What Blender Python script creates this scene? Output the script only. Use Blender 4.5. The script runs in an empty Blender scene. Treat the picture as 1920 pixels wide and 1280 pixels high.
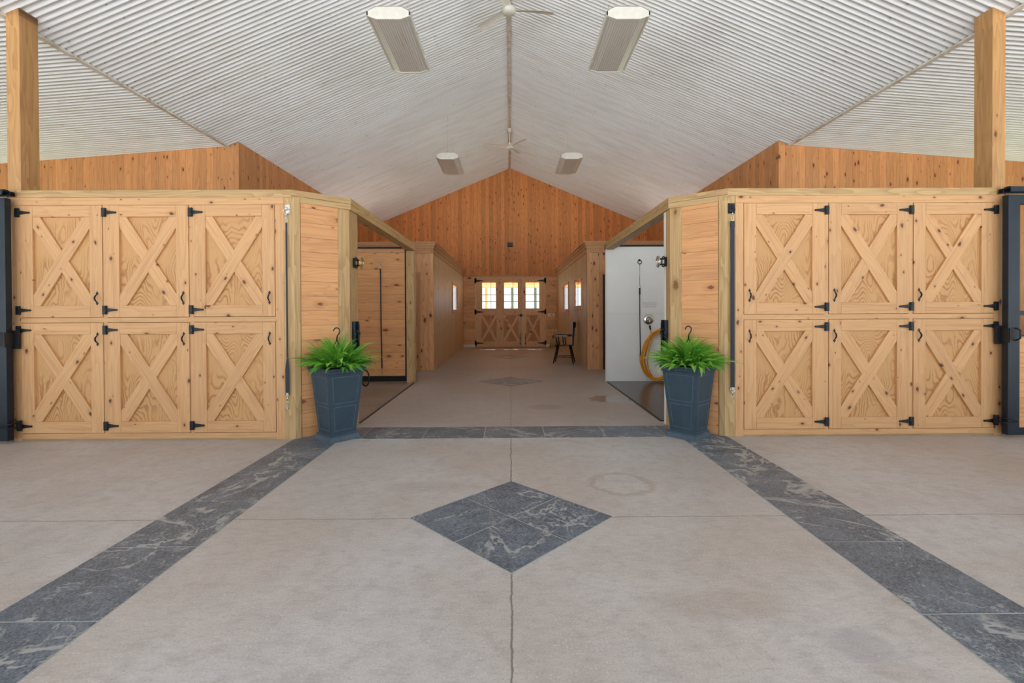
import bpy, bmesh, math, random
from mathutils import Vector, Matrix
PI = math.pi
random.seed(7)
SC = bpy.context.scene
COL = SC.collection

# ------------------------------------------------------------------ materials
def srgb(r, g, b):
    f = lambda c: (c/255/12.92) if c/255 <= .04045 else ((c/255+.055)/1.055)**2.4
    return (f(r), f(g), f(b), 1)

class NT:
    def __init__(s, name):
        s.m = bpy.data.materials.new(name); s.m.use_nodes = True
        s.t = s.m.node_tree; s.b = s.t.nodes['Principled BSDF']
    def n(s, typ, **kw):
        nd = s.t.nodes.new(typ)
        for k, v in kw.items(): setattr(nd, k, v)
        return nd
    def set(s, sock, v):
        if hasattr(v, 'is_linked') or isinstance(v, bpy.types.NodeSocket): s.t.links.new(v, sock)
        else: sock.default_value = v
    def math(s, op, a, b=0., c=None, clamp=False):
        nd = s.n('ShaderNodeMath', operation=op, use_clamp=clamp)
        s.set(nd.inputs[0], a); s.set(nd.inputs[1], b)
        if c is not None: s.set(nd.inputs[2], c)
        return nd.outputs[0]
    def mix(s, f, a, b, blend='MIX'):
        nd = s.n('ShaderNodeMix', data_type='RGBA', blend_type=blend)
        s.set(nd.inputs[0], f); s.set(nd.inputs[6], a); s.set(nd.inputs[7], b)
        return nd.outputs[2]
    def comb(s, x, y, z):
        nd = s.n('ShaderNodeCombineXYZ')
        s.set(nd.inputs[0], x); s.set(nd.inputs[1], y); s.set(nd.inputs[2], z)
        return nd.outputs[0]
    def sep(s, v):
        nd = s.n('ShaderNodeSeparateXYZ'); s.t.links.new(v, nd.inputs[0]); return nd.outputs
    def noise(s, v, scale=5, detail=3, rough=.5, dist=0):
        nd = s.n('ShaderNodeTexNoise'); s.t.links.new(v, nd.inputs['Vector'])
        nd.inputs['Scale'].default_value = scale; nd.inputs['Detail'].default_value = detail
        nd.inputs['Roughness'].default_value = rough; nd.inputs['Distortion'].default_value = dist
        return nd.outputs[0]
    def smooth(s, v, lo, hi, a=0., b=1.):
        nd = s.n('ShaderNodeMapRange', interpolation_type='SMOOTHSTEP')
        s.set(nd.inputs[0], v)
        for i, q in enumerate((lo, hi, a, b)): nd.inputs[1+i].default_value = q
        return nd.outputs[0]
    def bump(s, h, strength=.3, dist=.01):
        nd = s.n('ShaderNodeBump'); nd.inputs['Strength'].default_value = strength
        nd.inputs['Distance'].default_value = dist; s.t.links.new(h, nd.inputs['Height'])
        s.t.links.new(nd.outputs[0], s.b.inputs['Normal'])
    def fin(s, col, rough=.5, metal=0., spec=.5):
        s.set(s.b.inputs['Base Color'], col); s.set(s.b.inputs['Roughness'], rough)
        s.b.inputs['Metallic'].default_value = metal
        s.b.inputs['Specular IOR Level'].default_value = spec
        return s.m

def flat(name, rgb, rough=.5, metal=0., var=.08, scale=8, spec=.5):
    T = NT(name); c = srgb(*rgb)
    tc = T.n('ShaderNodeTexCoord').outputs['Object']
    n = T.noise(tc, scale, 4, .6)
    d = tuple(min(1, x*(1-3*var)) for x in c[:3])+(1,); l = tuple(min(1, x*(1+2*var)) for x in c[:3])+(1,)
    return T.fin(T.mix(n, d, l), rough, metal, spec)

def wood(name, base, dark, knot=(95, 50, 22), grain='Z', plank=None, seam=.02, rough=.55, kd=.5, tone=.25,
         ring=.5, kx=5.0, kz=2.2, ksize=.1, seamdark=.35, warp=1.0, dep='Y'):
    T = NT(name)
    tc = T.n('ShaderNodeTexCoord').outputs['Object']
    o = T.sep(tc)
    rnd = T.n('ShaderNodeObjectInfo').outputs['Random']
    ax = {'X': (1, 2, 0), 'Y': (0, 2, 1), 'Z': (0, 1, 2)}[grain]
    a, b, g = o[ax[0]], o[ax[1]], o[ax[2]]
    off = T.math('MULTIPLY', rnd, 37.3)
    g2 = T.math('ADD', g, off)
    tonev = rnd
    if plank:
        pax, pw = plank
        p = T.math('DIVIDE', o['XYZ'.index(pax)], pw)
        p = T.math('ADD', p, 100.37)
        idx = T.math('FLOOR', p); fr = T.math('FRACT', p)
        wn = T.n('ShaderNodeTexWhiteNoise', noise_dimensions='1D'); T.t.links.new(T.math('ADD', idx, off), wn.inputs['W'])
        tonev = wn.outputs['Value']
        g2 = T.math('ADD', g2, T.math('MULTIPLY', tonev, 23.0))
        a = T.math('ADD', a, T.math('MULTIPLY', tonev, 3.7)) if False else a
        e = T.math('MINIMUM', fr, T.math('SUBTRACT', 1., fr))
        seamm = T.smooth(e, 0.0, seam, 1, 0)
    else:
        seamm = None
    b2 = T.math('ADD', b, T.math('MULTIPLY', tonev, 5.1))
    v1 = T.comb(T.math('MULTIPLY', a, 55), T.math('MULTIPLY', b2, 55), T.math('MULTIPLY', g2, 1.6))
    fine = T.noise(v1, 1, 4, .6)
    v2 = T.comb(T.math('MULTIPLY', a, 7*warp), T.math('MULTIPLY', b2, 7*warp), T.math('MULTIPLY', g2, .8*warp))
    big = T.noise(v2, 1, 2, .5)
    rings = T.math('FRACT', T.math('MULTIPLY', big, 9.))
    rings = T.math('MULTIPLY', rings, rings)
    # knots
    cc = b2 if 'XYZ'[ax[0]] == dep else T.math('ADD', a, T.math('MULTIPLY', tonev, 3.3))
    kv = T.comb(T.math('MULTIPLY', cc, kx), T.math('MULTIPLY', g2, kz), 0.)
    vo = T.n('ShaderNodeTexVoronoi', voronoi_dimensions='2D'); T.t.links.new(kv, vo.inputs['Vector']); vo.inputs['Scale'].default_value = 1
    kr = T.sep(vo.outputs['Color'])
    clus = T.noise(T.comb(T.math('MULTIPLY', cc, 2.1), T.math('MULTIPLY', g2, 1.1), 3.3), 1, 1, .5)
    act = T.math('LESS_THAN', kr[0], T.math('MULTIPLY', T.smooth(clus, .32, .62, .35, 1.7), kd))
    rad = T.math('MULTIPLY_ADD', T.math('MULTIPLY', kr[1], kr[1]), ksize*1.5, ksize*.4)
    kn = T.noise(T.comb(T.math('MULTIPLY', cc, 60.), T.math('MULTIPLY', g2, 45.), 0.), 1, 2, .5)
    kd_ = T.math('MULTIPLY_ADD', T.math('SUBTRACT', kn, .5), 1.1, T.math('DIVIDE', vo.outputs['Distance'], rad))
    km = T.math('MULTIPLY', T.smooth(kd_, .55, 1.1, 1, 0), act)
    halo = T.math('MULTIPLY', T.smooth(kd_, .8, 3.0, 1, 0), act)
    B, D, K = srgb(*base), srgb(*dark), srgb(*knot)
    c = T.mix(T.math('MULTIPLY', rings, ring), B, D)
    c = T.mix(T.smooth(fine, .45, .75, 0, .55), c, D)
    tf = T.math('MULTIPLY_ADD', tonev, 2*tone, 1-tone)
    tcol = T.comb(tf, tf, tf)
    c = T.mix(1., c, tcol, 'MULTIPLY')
    c = T.mix(T.math('MULTIPLY', halo, .45), c, D)
    c = T.mix(T.math('MULTIPLY', km, .9), c, K)
    h = T.math('MULTIPLY', fine, .15)
    if seamm is not None:
        c = T.mix(T.math('MULTIPLY', seamm, 1-seamdark), c, tuple(x*.22 for x in D[:3])+(1,))
        h = T.math('SUBTRACT', h, seamm)
    T.bump(h, .35, .004)
    return T.fin(c, rough)

MAT = {}
def wset(key, base, dark, **k):
    for g in 'XZ':
        MAT[key+g] = wood(key+'_'+g, base, dark, grain=g, **k)
wset('pine', (214, 166, 116), (184, 128, 78), kd=.42, tone=.05, knot=(78, 42, 32), kx=8, kz=5, ksize=.075, ring=.28)
wset('treated', (198, 164, 114), (158, 120, 74), kd=.25, tone=.06, knot=(120, 80, 40), kx=5, kz=2.2, ksize=.07, ring=.6)
MAT['treatedY'] = wood('treated_Y', (198, 164, 114), (158, 120, 74), grain='Y', kd=.25, tone=.06, knot=(120, 80, 40), ksize=.07, ring=.6)
MAT['upper'] = wood('cedar_vertical_boards', (212, 152, 98), (182, 116, 66), grain='Z', plank=('X', .121), seam=.035, kd=.38, tone=.13, knot=(88, 36, 14), kx=9, kz=3.8, ksize=.11, seamdark=.45)
MAT['upperY'] = wood('cedar_vertical_boards_side', (212, 152, 98), (182, 116, 66), grain='Z', plank=('Y', .121), dep='X', seam=.035, kd=.38, tone=.13, knot=(88, 36, 14), kx=9, kz=3.8, ksize=.11, seamdark=.45)
MAT['gable'] = wood('gable_boards', (214, 142, 78), (176, 100, 46), grain='Z', plank=('X', .136), seam=.045, kd=.42, tone=.17, knot=(96, 40, 14), kx=9, kz=4, ksize=.095, seamdark=.5)
MAT['shipX'] = wood('shiplap_across', (222, 164, 110), (190, 122, 72), grain='X', plank=('Z', .147), seam=.022, kd=.4, tone=.07, knot=(118, 66, 40), kx=6, kz=3.2, ksize=.1, ring=.35, seamdark=.3)
MAT['backship'] = wood('back_shiplap', (228, 176, 124), (190, 134, 84), grain='X', plank=('Z', .14), seam=.03, kd=.35, tone=.15, knot=(90, 45, 18), kx=6, kz=2.6, ksize=.12)
MAT['roomX'] = wood('room_boards_front', (222, 168, 118), (190, 130, 82), grain='Z', plank=('X', .13), seam=.02, kd=.55, tone=.1, knot=(96, 36, 18), kx=7, kz=3.6, ksize=.13)
MAT['roomY'] = wood('room_boards_side', (212, 178, 138), (178, 140, 100), grain='Z', plank=('Y', .13), dep='X', seam=.035, kd=.25, tone=.1, knot=(100, 52, 26), kx=7, kz=2.6, ksize=.1, rough=.42)
MAT['roomtrim'] = wood('room_trim', (204, 152, 104), (166, 114, 70), grain='Y', kd=.2, tone=.05)
wset('bdoor', (236, 192, 144), (204, 152, 104), kd=.4, tone=.1, knot=(96, 48, 22), kx=6, kz=3, ksize=.11)

MAT['bpanel'] = wood('end_door_plank_panel', (206, 152, 102), (164, 112, 68), grain='Z', plank=('X', .13), seam=.04, kd=.4, tone=.1, kx=7, kz=3, ksize=.1)
MAT['tallpost'] = wood('weathered_tall_post', (196, 150, 96), (154, 106, 62), knot=(96, 58, 30), grain='Z', kd=.35, tone=.04, kx=5, kz=2.2, ksize=.08, ring=.55)
def plywood():
    T = NT('plywood_panel')
    tc = T.n('ShaderNodeTexCoord').outputs['Object']; o = T.sep(tc)
    r = T.math('MULTIPLY', T.n('ShaderNodeObjectInfo').outputs['Random'], 91.)
    v = T.comb(T.math('MULTIPLY_ADD', o[0], 4.2, r), r, T.math('MULTIPLY', o[2], 1.25))
    w = T.noise(T.comb(T.math('MULTIPLY_ADD', o[0], 16., r), r, T.math('MULTIPLY', o[2], 13.)), 1, 2, .5)
    n = T.noise(v, 1, 1.2, .45)
    n = T.math('MULTIPLY_ADD', w, .05, n)
    f = T.math('FRACT', T.math('MULTIPLY', n, 26.))
    line = T.smooth(T.math('ABSOLUTE', T.math('SUBTRACT', f, .5)), .0, .32, 1, 0)
    fine = T.noise(T.comb(T.math('MULTIPLY', o[0], 160), r, T.math('MULTIPLY', o[2], 6)), 1, 3, .6)
    mask = T.smooth(T.noise(tc, 3.2, 1), .36, .6, .1, 1)
    c = T.mix(T.math('MULTIPLY', T.math('MULTIPLY', line, .75), mask), srgb(204, 156, 102), srgb(160, 104, 56))
    c = T.mix(T.smooth(fine, .5, .8, 0, .35), c, srgb(190, 136, 80))
    T.bump(line, .12, .002)
    return T.fin(c, .6)
MAT['ply'] = plywood()

MAT['black'] = flat('black_iron', (34, 36, 40), .45, .3, .15, 30)
MAT['steel'] = flat('blue_black_gate_steel', (30, 42, 54), .4, .35, .2, 6)
MAT['chrome'] = flat('chrome', (215, 212, 205), .18, 1., .05, 30)
MAT['brass'] = flat('brass_ring', (200, 170, 110), .3, .8, .05, 30)
MAT['webbing'] = flat('dark_nylon_webbing', (50, 54, 62), .75, 0, .15, 60)
MAT['whitepanel'] = flat('white_wall_panel', (244, 246, 245), .35, 0, .02, 2)
MAT['whitetrim'] = flat('white_corner_trim', (240, 240, 236), .4, 0, .01, 4)
MAT['enamel'] = flat('white_enamel', (222, 218, 208), .4, 0, .08, 14)
MAT['hose'] = flat('orange_hose', (226, 150, 22), .4, 0, .08, 10)
MAT['rubber'] = flat('wet_black_rubber_mat', (62, 54, 50), .22, 0, .25, 3)
MAT['gloss_black'] = flat('gloss_black_paint', (22, 22, 24), .18, 0, .1, 20)
MAT['straw'] = flat('broom_straw', (196, 170, 112), .8, 0, .15, 60)
MAT['handlewood'] = flat('broom_handle_wood', (206, 166, 104), .5, 0, .1, 20)
MAT['ivory'] = flat('ivory_plastic', (226, 220, 204), .4, 0, .03, 20)
MAT['grey'] = flat('dark_grey_plastic', (60, 60, 62), .5, 0, .1, 20)
MAT['tealpost'] = flat('green_painted_post', (60, 110, 105), .5, 0, .1, 6)
MAT['text'] = flat('grey_lettering', (110, 112, 112), .6, 0, .02, 6)
MAT['soil'] = flat('dark_potting_soil', (48, 36, 26), .95, 0, .3, 40)
MAT['asphalt'] = flat('outdoor_paving', (208, 206, 202), .9, 0, .1, 2)
MAT['grass'] = flat('mown_grass', (150, 160, 120), .95, 0, .2, 3)

def planter_mat():
    T = NT('blue_grey_planter_resin')
    tc = T.n('ShaderNodeTexCoord').outputs['Object']
    n = T.noise(tc, 7, 5, .7); o = T.sep(tc)
    st = T.noise(T.comb(T.math('MULTIPLY', o[0], 30), T.math('MULTIPLY', o[1], 30), T.math('MULTIPLY', o[2], 2)), 1, 4, .6)
    c = T.mix(n, srgb(38, 58, 72), srgb(58, 80, 94))
    c = T.mix(T.smooth(st, .58, .8, 0, .3), c, srgb(90, 108, 122))
    ed = T.smooth(o[2], .035, .06, .55, 0)
    c = T.mix(T.math('MULTIPLY', ed, n), c, srgb(130, 148, 160))
    return T.fin(c, .55)
MAT['planter'] = planter_mat()
MAT['dust'] = flat('dusty_moulding_edge', (84, 106, 124), .7, 0, .2, 40)

def leaf(i, c):
    T = NT('fern_green_%s' % ('light', 'mid', 'deep')[i]); 
    tc = T.n('ShaderNodeTexCoord').outputs['Object']
    n = T.noise(tc, 20, 2)
    a = srgb(*c); T.fin(T.mix(n, tuple(x*.7 for x in a[:3])+(1,), tuple(min(1, x*1.25) for x in a[:3])+(1,)), .5)
    T.b.inputs['Subsurface Weight'].default_value = 0
    tr = T.n('ShaderNodeBsdfTranslucent'); tr.inputs[0].default_value = tuple(x*1.2 for x in a[:3])+(1,)
    mx = T.n('ShaderNodeMixShader'); mx.inputs[0].default_value = .3
    out = T.t.nodes['Material Output']
    T.t.links.new(T.b.outputs[0], mx.inputs[1]); T.t.links.new(tr.outputs[0], mx.inputs[2]); T.t.links.new(mx.outputs[0], out.inputs[0])
    return T.m
LEAF = [leaf(0, (158, 212, 86)), leaf(1, (112, 180, 64)), leaf(2, (70, 138, 50))]

def glass():
    T = NT('window_glass')
    out = T.t.nodes['Material Output']
    tr = T.n('ShaderNodeBsdfTransparent'); gl = T.n('ShaderNodeBsdfGlossy'); gl.inputs['Roughness'].default_value = .03
    fr = T.n('ShaderNodeFresnel'); fr.inputs[0].default_value = 1.45
    mx = T.n('ShaderNodeMixShader')
    bf = T.n('ShaderNodeNewGeometry').outputs['Backfacing']
    T.t.links.new(T.math('MULTIPLY', fr.outputs[0], T.math('SUBTRACT', 1., bf)), mx.inputs[0]); T.t.links.new(tr.outputs[0], mx.inputs[1]); T.t.links.new(gl.outputs[0], mx.inputs[2])
    T.t.links.new(mx.outputs[0], out.inputs[0])
    return T.m
MAT['glass'] = glass()

def corrugated_mat():
    T = NT('white_corrugated_metal')
    tc = T.n('ShaderNodeTexCoord').outputs['Object']; o = T.sep(tc)
    n = T.noise(T.comb(T.math('MULTIPLY', o[0], 1.2), T.math('MULTIPLY', o[1], 7), o[2]), 1, 4, .6)
    c = T.mix(T.smooth(n, .35, .75), srgb(243, 245, 248), srgb(232, 231, 230))
    # screws: a small dark head on every second crest along purlin lines
    ax = T.math('ABSOLUTE', o[0])
    fx = T.math('SUBTRACT', T.math('FRACT', T.math('ADD', T.math('DIVIDE', ax, .61), .5)), .5)
    fy = T.math('SUBTRACT', T.math('FRACT', T.math('ADD', T.math('DIVIDE', o[1], .231), .5)), .5)
    dx = T.math('MULTIPLY', fx, .61); dy = T.math('MULTIPLY', fy, .231)
    d = T.math('SQRT', T.math('ADD', T.math('MULTIPLY', dx, dx), T.math('MULTIPLY', dy, dy)))
    m = T.smooth(d, .006, .013, .75, 0)
    c = T.mix(m, c, srgb(120, 108, 96))
    rust = T.math('MULTIPLY', T.smooth(d, .01, .045, 1, 0), T.smooth(T.noise(tc, 3, 2), .5, .65, 0, .35))
    c = T.mix(rust, c, srgb(190, 160, 132))
    seam = T.math('ABSOLUTE', T.math('SUBTRACT', T.math('FRACT', T.math('DIVIDE', o[1], 1.001)), .5))
    c = T.mix(T.smooth(seam, .0, .006, .5, 0), c, srgb(150, 140, 132))
    return T.fin(c, .42, 0, .4)
MAT['corr'] = corrugated_mat()
def dusty():
    T = NT('dusty_white_flashing')
    tc = T.n('ShaderNodeTexCoord').outputs['Object']; n = T.noise(tc, 9, 4, .6)
    return T.fin(T.mix(T.smooth(n, .4, .7), srgb(228, 222, 214), srgb(200, 186, 170)), .6)
MAT['flash'] = dusty()
def lens():
    T = NT('ribbed_lamp_diffuser')
    tc = T.n('ShaderNodeTexCoord').outputs['Object']; o = T.sep(tc)
    f = T.math('ABSOLUTE', T.math('SUBTRACT', T.math('FRACT', T.math('MULTIPLY', o[0], 34.)), .5))
    n = T.noise(T.comb(T.math('MULTIPLY', o[0], 30), T.math('MULTIPLY', o[1], 2), o[2]), 1, 4, .6)
    c = T.mix(T.smooth(f, .0, .5), srgb(192, 187, 181), srgb(220, 216, 211))
    c = T.mix(T.smooth(n, .55, .8, 0, .55), c, srgb(120, 92, 66))
    T.bump(f, .4, .004)
    return T.fin(c, .35)
MAT['lens'] = lens()
MAT['lens_brown'] = MAT['lens']

def concrete(name, base, dark, marks=True):
    T = NT(name)
    tc = T.n('ShaderNodeTexCoord').outputs['Object']; o = T.sep(tc)
    n1 = T.noise(tc, .9, 4, .55); n2 = T.noise(tc, 9, 5, .65, .4); n3 = T.noise(tc, 110, 3, .7)
    c = T.mix(T.smooth(n1, .3, .7), srgb(*base), srgb(*dark))
    if marks: c = T.mix(T.smooth(T.noise(tc, .45, 3, .6), .4, .62, 0, .6), c, srgb(186, 172, 160))
    c = T.mix(T.smooth(n2, .42, .7, 0, .5), c, tuple(x*.8 for x in srgb(*dark)[:3])+(1,))
    c = T.mix(T.smooth(n3, .6, .68, 0, .55), c, srgb(230, 228, 226))
    c = T.mix(T.smooth(n3, .36, .46, .3, 0), c, srgb(118, 108, 100))
    n4 = T.noise(T.comb(T.math('MULTIPLY', o[0], 14), T.math('MULTIPLY', o[1], 40), 0.), 1, 4, .7)
    c = T.mix(T.smooth(n4, .4, .7, 0, .22), c, srgb(130, 120, 112))
    rough = .55
    if marks:
        wob = T.math('MULTIPLY', T.math('SUBTRACT', T.noise(tc, 6, 4, .7), .5), .03)
        def line(coord, at, w, s, mask=None):
            d = T.math('ABSOLUTE', T.math('ADD', T.math('SUBTRACT', coord, at), wob))
            m = T.smooth(d, w*.5, w*1.6, s, 0)
            return m
        m = T.math('MAXIMUM', line(o[0], 0., .004, .75), line(o[1], 2.87, .004, .6))
        m = T.math('MAXIMUM', m, line(o[1], 8.49, .004, .5))
        c = T.mix(m, c, srgb(98, 86, 76))
        def ell(cx, cy, rx, ry):
            dx = T.math('DIVIDE', T.math('SUBTRACT', o[0], cx), rx); dy = T.math('DIVIDE', T.math('SUBTRACT', o[1], cy), ry)
            dd = T.math('SQRT', T.math('ADD', T.math('MULTIPLY', dx, dx), T.math('MULTIPLY', dy, dy)))
            return T.math('ADD', dd, T.math('MULTIPLY', T.math('SUBTRACT', n2, .5), .9))
        r = ell(.80, 3.43, .21, .21)
        rr = T.smooth(T.math('ABSOLUTE', T.math('SUBTRACT', r, 1.)), .02, .2, .45, 0)
        c = T.mix(rr, c, srgb(150, 128, 106))
        r = ell(1.30, 1.75, .12, .1)
        c = T.mix(T.smooth(r, .7, 1.2, .35, 0), c, srgb(140, 134, 136))
        r = ell(.45, 6.2, .22, .16)
        c = T.mix(T.smooth(r, .7, 1.3, .4, 0), c, srgb(120, 92, 76))
        for q in ((1.72, 2.02, .1, .05), (1.35, 1.62, .12, .04), (.9, 2.0, .3, .1), (-.6, 3.4, .3, .1)):
            c = T.mix(T.smooth(ell(*q), .6, 1.4, .22, 0), c, srgb(138, 116, 96))
        pud = T.smooth(ell(1.42, 6.75, .32, .3), .85, 1.0, 1, 0)
        c = T.mix(T.math('MULTIPLY', pud, .55), c, srgb(96, 78, 66))
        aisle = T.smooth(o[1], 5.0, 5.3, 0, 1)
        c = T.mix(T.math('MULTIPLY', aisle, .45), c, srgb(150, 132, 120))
        rough = T.math('MULTIPLY_ADD', pud, -.45, .55)
        T.bump(T.math('SUBTRACT', T.math('MULTIPLY', n3, .3), m), .25, .003)
    else:
        T.bump(n3, .15, .002)
    return T.fin(c, rough)
MAT['concrete'] = concrete('exposed_aggregate_concrete', (194, 189, 187), (178, 170, 166))
MAT['concrete_stall'] = concrete('dusty_stall_concrete', (150, 132, 118), (126, 108, 96), False)

def slate():
    T = NT('blue_black_slate')
    tc = T.n('ShaderNodeTexCoord').outputs['Object']
    geo = T.n('ShaderNodeNewGeometry').outputs['Random Per Island']
    v = T.n('ShaderNodeVectorMath', operation='ADD'); T.t.links.new(tc, v.inputs[0])
    T.t.links.new(T.comb(T.math('MULTIPLY', geo, 31.), T.math('MULTIPLY', geo, 17.), 0.), v.inputs[1])
    P = v.outputs[0]
    n = T.noise(P, 5, 5, .65, .5); f = T.noise(P, 95, 5, .75)
    c = T.mix(T.smooth(n, .3, .7), srgb(76, 86, 98), srgb(108, 118, 130))
    c = T.mix(T.smooth(f, .5, .66, 0, .75), c, srgb(144, 150, 156))
    c = T.mix(T.smooth(f, .34, .48, .85, 0), c, srgb(34, 42, 52))
    for sc_, w, s in ((1.0, .009, .8), (2.4, .006, .65)):
        vn = T.noise(P, sc_, 5, .6, 1.0)
        m = T.smooth(T.math('ABSOLUTE', T.math('SUBTRACT', vn, .5)), w*.4, w*1.6, s, 0)
        m = T.math('MULTIPLY', m, T.smooth(n, .38, .52, .25, 1))
        c = T.mix(m, c, srgb(170, 170, 168))
    T.bump(T.math('MULTIPLY_ADD', n, 2., f), .35, .004)
    return T.fin(c, .42)
MAT['slate'] = slate()
MAT['grout'] = flat('pale_grout', (178, 176, 172), .8, 0, .1, 30)

# ------------------------------------------------------------------ mesh helpers
class M:
    def __init__(s): s.bm = bmesh.new()
    def _mi(s, faces, mi):
        for f in faces: f.material_index = mi
    def box(s, x0, x1, y0, y1, z0, z1, mi=0, mat=None):
        P = [Vector(p) for p in ((x0, y0, z0), (x1, y0, z0), (x1, y1, z0), (x0, y1, z0), (x0, y0, z1), (x1, y0, z1), (x1, y1, z1), (x0, y1, z1))]
        if mat is not None: P = [mat @ p for p in P]
        v = [s.bm.verts.new(p) for p in P]
        fs = [s.bm.faces.new([v[i] for i in q]) for q in ((0, 3, 2, 1), (4, 5, 6, 7), (0, 1, 5, 4), (1, 2, 6, 5), (2, 3, 7, 6), (3, 0, 4, 7))]
        s._mi(fs, mi); return s
    def prism(s, pts, f0, f1, mi=0):   # pts 2D; f0/f1 map (u,v)->3D for the two caps
        a = [s.bm.verts.new(f0(*p)) for p in pts]; b = [s.bm.verts.new(f1(*p)) for p in pts]
        n = len(pts)
        fs = [s.bm.faces.new(a[::-1]), s.bm.faces.new(b)]
        for i in range(n): fs.append(s.bm.faces.new([a[i], a[(i+1) % n], b[(i+1) % n], b[i]]))
        s._mi(fs, mi); return s
    def prismZ(s, pts, z0, z1, mi=0): return s.prism(pts, lambda x, y: (x, y, z0), lambda x, y: (x, y, z1), mi)
    def prismY(s, pts, y0, y1, mi=0): return s.prism(pts, lambda x, z: (x, y0, z), lambda x, z: (x, y1, z), mi)
    def prismX(s, pts, x0, x1, mi=0): return s.prism(pts, lambda y, z: (x0, y, z), lambda y, z: (x1, y, z), mi)
    def tube(s, path, r, seg=8, mi=0, closed=False):
        path = [Vector(p) for p in path]; n = len(path)
        rr = r if isinstance(r, (list, tuple)) else [r]*n
        rings = []; up = None
        for i, p in enumerate(path):
            if closed: d = path[(i+1) % n]-path[i-1]
            else: d = path[min(i+1, n-1)]-path[max(i-1, 0)]
            d.normalize()
            if up is None:
                up = Vector((0, 0, 1)) if abs(d.z) < .9 else Vector((1, 0, 0))
            u = d.cross(up); 
            if u.length < 1e-5: u = d.orthogonal()
            u.normalize(); w = u.cross(d); up = w
            rings.append([s.bm.verts.new(p+(u*math.cos(2*PI*k/seg)+w*math.sin(2*PI*k/seg))*rr[i]) for k in range(seg)])
        m = n if closed else n-1
        fs = []
        for i in range(m):
            A, B = rings[i], rings[(i+1) % n]
            off = 0
            if closed and i == n-1:
                off = min(range(seg), key=lambda o: (A[0].co-B[o].co).length)
            for k in range(seg): 
                f = s.bm.faces.new([A[k], A[(k+1) % seg], B[(k+1+off) % seg], B[(k+off) % seg]]); f.smooth = True; fs.append(f)
        if not closed:
            fs.append(s.bm.faces.new(rings[0][::-1])); fs.append(s.bm.faces.new(rings[-1]))
        s._mi(fs, mi); return s
    def lathe(s, prof, seg=24, mi=0, mat=None):   # prof (r,z)
        rings = []
        for r, z in prof:
            rings.append([s.bm.verts.new((mat @ Vector(p)) if mat is not None else p) for p in [(r*math.cos(2*PI*k/seg), r*math.sin(2*PI*k/seg), z) for k in range(seg)]])
        fs = []
        for A, B in zip(rings, rings[1:]):
            for k in range(seg):
                f = s.bm.faces.new([A[k], A[(k+1) % seg], B[(k+1) % seg], B[k]]); f.smooth = True; fs.append(f)
        fs.append(s.bm.faces.new(rings[0][::-1])); fs.append(s.bm.faces.new(rings[-1]))
        s._mi(fs, mi); return s
    def torus(s, c, R, r, axis='Y', seg=28, mi=0, ry=None):
        ry = ry or R; pts = []
        for k in range(seg):
            a = 2*PI*k/seg; u, v = R*math.cos(a), ry*math.sin(a)
            pts.append({'Y': (c[0]+u, c[1], c[2]+v), 'X': (c[0], c[1]+u, c[2]+v), 'Z': (c[0]+u, c[1]+v, c[2])}[axis])
        return s.tube(pts, r, 8, mi, True)
    def build(s, name, mats, parent=None, loc=(0, 0, 0), bevel=0, rot=None):
        bmesh.ops.recalc_face_normals(s.bm, faces=s.bm.faces)
        me = bpy.data.meshes.new(name); s.bm.to_mesh(me); s.bm.free()
        for m in (mats if isinstance(mats, (list, tuple)) else [mats]): me.materials.append(MAT[m] if isinstance(m, str) else m)
        o = bpy.data.objects.new(name, me); COL.objects.link(o); o.location = loc
        if rot: o.rotation_euler = rot
        if parent: o.parent = parent
        if bevel:
            b = o.modifiers.new('bevel', 'BEVEL'); b.width = bevel; b.segments = 2; b.limit_method = 'ANGLE'; b.angle_limit = .6
        return o

def tag(o, label, cat, group=None, kind=None):
    o['label'] = label; o['category'] = cat
    if group: o['group'] = group
    if kind: o['kind'] = kind
    return o
def thing(name, label, cat, loc=(0, 0, 0), rz=0, group=None):
    o = bpy.data.objects.new(name, None); COL.objects.link(o); o.location = loc; o.rotation_euler = (0, 0, rz)
    o.empty_display_size = .1
    return tag(o, label, cat, group)
def struct(o, label=None, cat=None):
    o['kind'] = 'structure'
    if label: o['label'] = label; o['category'] = cat
    return o
def copy_tree(o, parent=None):
    c = o.copy(); COL.objects.link(c); c.parent = parent
    for ch in list(o.children): copy_tree(ch, c)
    return c

YW = 4.69       # plane of the cupboard fronts
YB = 8.46       # main cross wall
YR = 10.15      # front of the tack rooms
YE = 16.73      # end wall
RIDGE, PITCH, XV = 6.29, .4167, 4.98
roof = lambda x: RIDGE-PITCH*abs(x)

# ------------------------------------------------------------------ floor
m = M(); m.box(-11, 11, -4.0, YE+.1, -.15, 0); struct(m.build('floor', 'concrete'), 'broad grey brushed concrete floor of the barn', 'floor')
m = M(); m.box(-60, 60, -60, -4.0, -.16, -.01); struct(m.build('ground', 'asphalt'))  # unseen ground, made pale to bounce sunlight up to the ceiling
m = M(); m.box(-60, -11, -4.0, 60, -.2, -.03).box(11, 60, -4.0, 60, -.2, -.03).box(-11, 11, YE+6, 60, -.2, -.03)
struct(m.build('ground', 'grass'))
m = M(); m.box(-11, 11, YE+.1, YE+6, -.2, -.03); struct(m.build('ground', 'asphalt'))

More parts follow.
